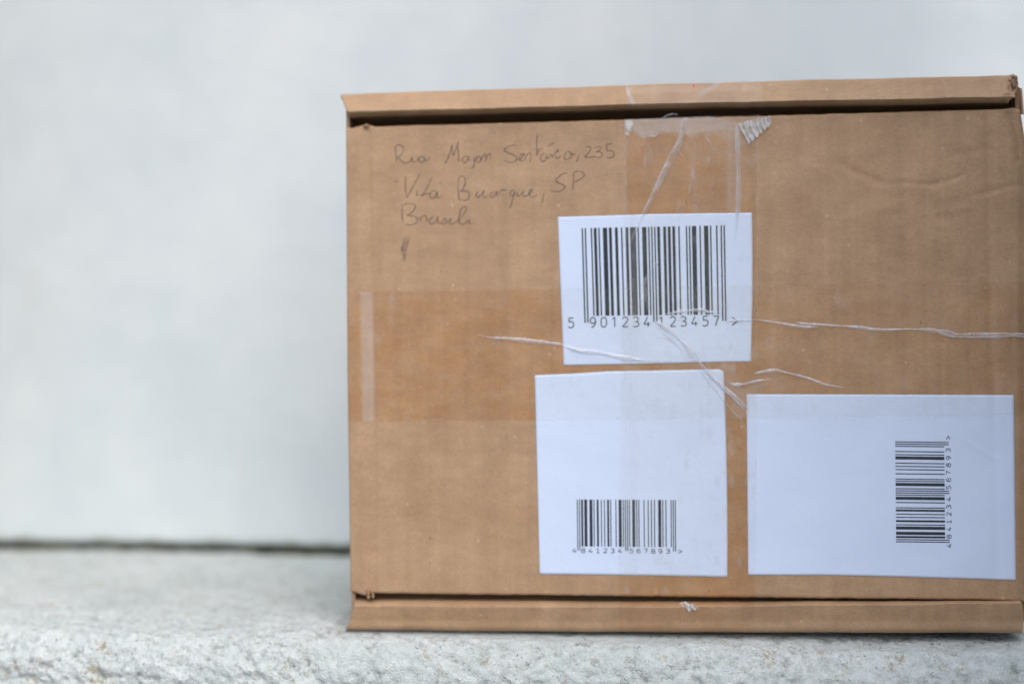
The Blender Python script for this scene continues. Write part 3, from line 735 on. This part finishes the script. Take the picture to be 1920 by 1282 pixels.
def crease(pts, w_, h0, parent, mat=CREASE, lift=0.00056, milky=0.15, taper=(0.1, 0.1), rough=0.5, edge=0.3):
    """a lifted wrinkle in the film: an arched ridge with the light on its flanks painted milky"""
    p = cr(pts, 8); m = len(p); d = np.gradient(p, axis=0); d /= np.linalg.norm(d, axis=1)[:, None] + 1e-9
    nn = np.stack([-d[:, 1], d[:, 0]], 1); k = np.linspace(0, 1, m)
    env = np.clip(np.minimum(k / max(taper[0], 1e-3), (1 - k) / max(taper[1], 1e-3)), 0.06, 1) ** 0.7
    wj = 1 + rough * fbm(k * 7 + pts[0][0], k * 0, 5, 3) * 1.8
    V = []; H = []; cols = np.linspace(-1, 1, 9)
    for i in range(m):
        for s in cols:
            q = p[i] + nn[i] * w_ * 0.62 * s * env[i] * wj[i] + nn[i] * 0.35 * math.sin(i * 0.21 + s * .5)
            V.append((q[0], q[1], lift + 0.7 * h0 * env[i] * (1 - s * s))); H.append((milky + edge * abs(s) ** 3) * (0.8 + 0.4 * (vn(np.array(i / 9.0), np.array(s * 0.8), 7) + .5)))
    V = np.array(V); return mesh_obj('tape_crease', surf(V[:, 0], V[:, 1], V[:, 2]), grid_faces(m, 9), mat, parent, True, {'haze': np.array(H)})
Z5 = lambda pts: [(1380 + x / 3.556, 560 + y / 3.556) for x, y in pts]
Z6 = lambda pts: [(880 + x / 3.49, 600 + y / 3.49) for x, y in pts]
Z2 = lambda pts: [(1140 + x / 4.272, 120 + y / 4.272) for x, y in pts]
Z4 = lambda pts: [(1030 + x / 4.005, 380 + y / 4.005) for x, y in pts]
crease(Z5([(-60, 148), (0, 145), (110, 141), (200, 150), (330, 170), (450, 188), (560, 190)]), 3.4, .0005, TAPE_H)
crease(Z5([(390, 158), (470, 168), (640, 180), (800, 191), (960, 208), (1150, 203), (1290, 210), (1370, 220)]), 4.2, .0006, TAPE_H)
crease(Z5([(1330, 208), (1400, 228), (1520, 244), (1640, 244), (1760, 246), (1850, 240), (1960, 246)]), 7.5, .0006, TAPE_H, milky=.05)
crease(Z5([(1330, 214), (1440, 250), (1560, 258), (1700, 255), (1850, 250), (1960, 256)]), 1.6, .0004, TAPE_H, milky=.4)
crease(Z5([(120, 500), (180, 487), (260, 480), (360, 500), (480, 530), (600, 572), (770, 600)]), 4.6, .0006, TAPE_H, taper=(.2, .4))
crease(Z5([(-30, 560), (0, 572), (60, 570), (150, 550), (232, 536)]), 5.0, .0005, TAPE_H, taper=(.3, .5))
crease(Z6([(60, 98), (150, 115), (250, 122), (400, 138), (520, 150), (610, 162)]), 4.2, .0006, TAPE_H, taper=(.35, .05))
crease(Z6([(600, 162), (720, 200), (800, 210), (900, 224), (1000, 246), (1150, 262), (1330, 268)]), 6.0, .0006, TAPE_H, taper=(.1, .35), milky=.22)
crease(Z6([(640, 180), (760, 196), (880, 210)]), 2.2, .0004, TAPE_H, milky=.3)
crease(Z6([(1205, 0), (1300, 62), (1400, 150), (1470, 238), (1540, 322), (1650, 430), (1750, 515), (1830, 590)]), 7.5, .0008, TAPE_H, milky=.10, taper=(.08, .15))
crease(Z6([(1210, 30), (1300, 108), (1400, 200), (1480, 298), (1580, 420), (1700, 570), (1815, 692)]), 1.7, .0004, TAPE_H, milky=.05, edge=.1)
crease(Z6([(1560, 345), (1660, 445), (1750, 535), (1815, 610)]), 1.6, .0004, TAPE_H, milky=.4)
crease(Z6([(1680, 395), (1730, 425), (1790, 425), (1850, 402), (1925, 390)]), 4.0, .0005, TAPE_H, taper=(.3, .3), milky=.02)
crease(Z4([(870, 838), (950, 822), (1040, 812), (1140, 808), (1200, 820), (1270, 822)]), 4.5, .0004, TAPE_V, milky=.16, taper=(.3, .4))
crease(Z4([(820, 440), (790, 480), (740, 540), (715, 600), (722, 700), (740, 800)]), 4.5, .0003, TAPE_V, milky=-.12, edge=.2)
crease(Z4([(1140, 790), (1180, 810), (1190, 835)]), 3, .0003, TAPE_V, milky=.2)
crease(Z2([(645, 436), (612, 470), (598, 540), (575, 620), (530, 710), (450, 870), (380, 1010), (310, 1150), (230, 1320), (160, 1480)]), 7.5, .0008, TAPE_V, milky=-.04, edge=.42, taper=(.05, .3), rough=.25)
crease(Z2([(1033, 478), (1038, 700), (1045, 900), (1032, 1190), (1022, 1400)]), 6.4, .0007, TAPE_V, milky=-.05, edge=.40, taper=(.05, .3), rough=.2)
crease(Z2([(630, 650), (650, 740), (672, 830), (675, 920), (655, 1000), (648, 1060)]), 4.2, .0005, TAPE_V, milky=-.05, taper=(.4, .4), edge=.15)
crease(Z2([(560, 680), (580, 720), (605, 740)]), 2.0, .0003, TAPE_V)
crease(Z2([(780, 590), (815, 625), (835, 670), (862, 705)]), 1.6, .0003, TAPE_V)
crease(Z2([(820, 770), (835, 900), (850, 1180)]), 3.0, .0003, TAPE_V, milky=-.2, edge=.1)
crease(Z2([(700, 640), (690, 900), (690, 1180)]), 2.4, .0003, TAPE_V, milky=-.2, edge=.1)
crease(Z2([(130, 460), (150, 800), (160, 1190)]), 1.6, .0002, TAPE_V, milky=-.15, edge=.12)
crease(Z2([(330, 575), (370, 580), (400, 560)]), 1.8, .0003, TAPE_V)
crease(Z2([(430, 445), (470, 415), (520, 402), (560, 412)]), 2.4, .0004, TAPE_V, milky=-.05)
crease([(1232, 632), (1262, 640), (1300, 690)], 1.2, .0002, TAPE_H, milky=.0)
crease([(1404, 783), (1560, 784), (1740, 783), (1899, 781)], 1.0, .0001, TAPE_H, milky=-.12, edge=.0)
crease([(1008, 787), (1180, 787), (1356, 786)], 1.0, .0001, TAPE_H, milky=-.12, edge=.0)
# pleated scrap of tape at the upper end of the upright strip
def scrap(quad, nr, nc, pleat, name, parent, y_of=None):
    a, b, c, d = [np.array(q, float) for q in quad]; V = []; H = []
    for i in range(nr):
        v = i / (nr - 1)
        for j in range(nc):
            u = j / (nc - 1); q = (a * (1 - u) + b * u) * (1 - v) + (d * (1 - u) + c * u) * v
            ph = math.sin(u * pleat + 2.0 * math.sin(v * 2.4) + 0.8 * math.sin(u * 9)); q = q + np.array([0, 1.6]) * ph * (0.4 + v * .6)
            V.append((q[0], q[1], 0.0009 + 0.0006 * ph)); H.append(0.12 * ph + 0.10 * random.random())
    V = np.array(V)
    W = surf(V[:, 0], V[:, 1], V[:, 2]) if y_of is None else P(V[:, 0], V[:, 1], y_of - V[:, 2])
    return mesh_obj(name, W, grid_faces(nr, nc), SCRAP, parent, True, {'haze': np.array(H)})
scrap([(1383.5, 231), (1444, 217), (1447, 233), (1404.5, 269)], 30, 90, 36, 'tape_scrap', TAPE_V)
scrap([(1273, 1129), (1284, 1127), (1297, 1134), (1281, 1136)], 12, 24, 10, 'tape_scrap', box, -0.0022)
scrap([(1285, 1134), (1300, 1131), (1311, 1140), (1292, 1145)], 12, 24, 12, 'tape_scrap', box, -0.0028)
S = Strokes()
p = P(np.array([1299., 1303, 1303, 1299]), np.array([159., 159, 163.5, 163.5]), -0.0030)
mesh_obj('ink_dot', p, [(0, 3, 2, 1)], PINK, box, False)
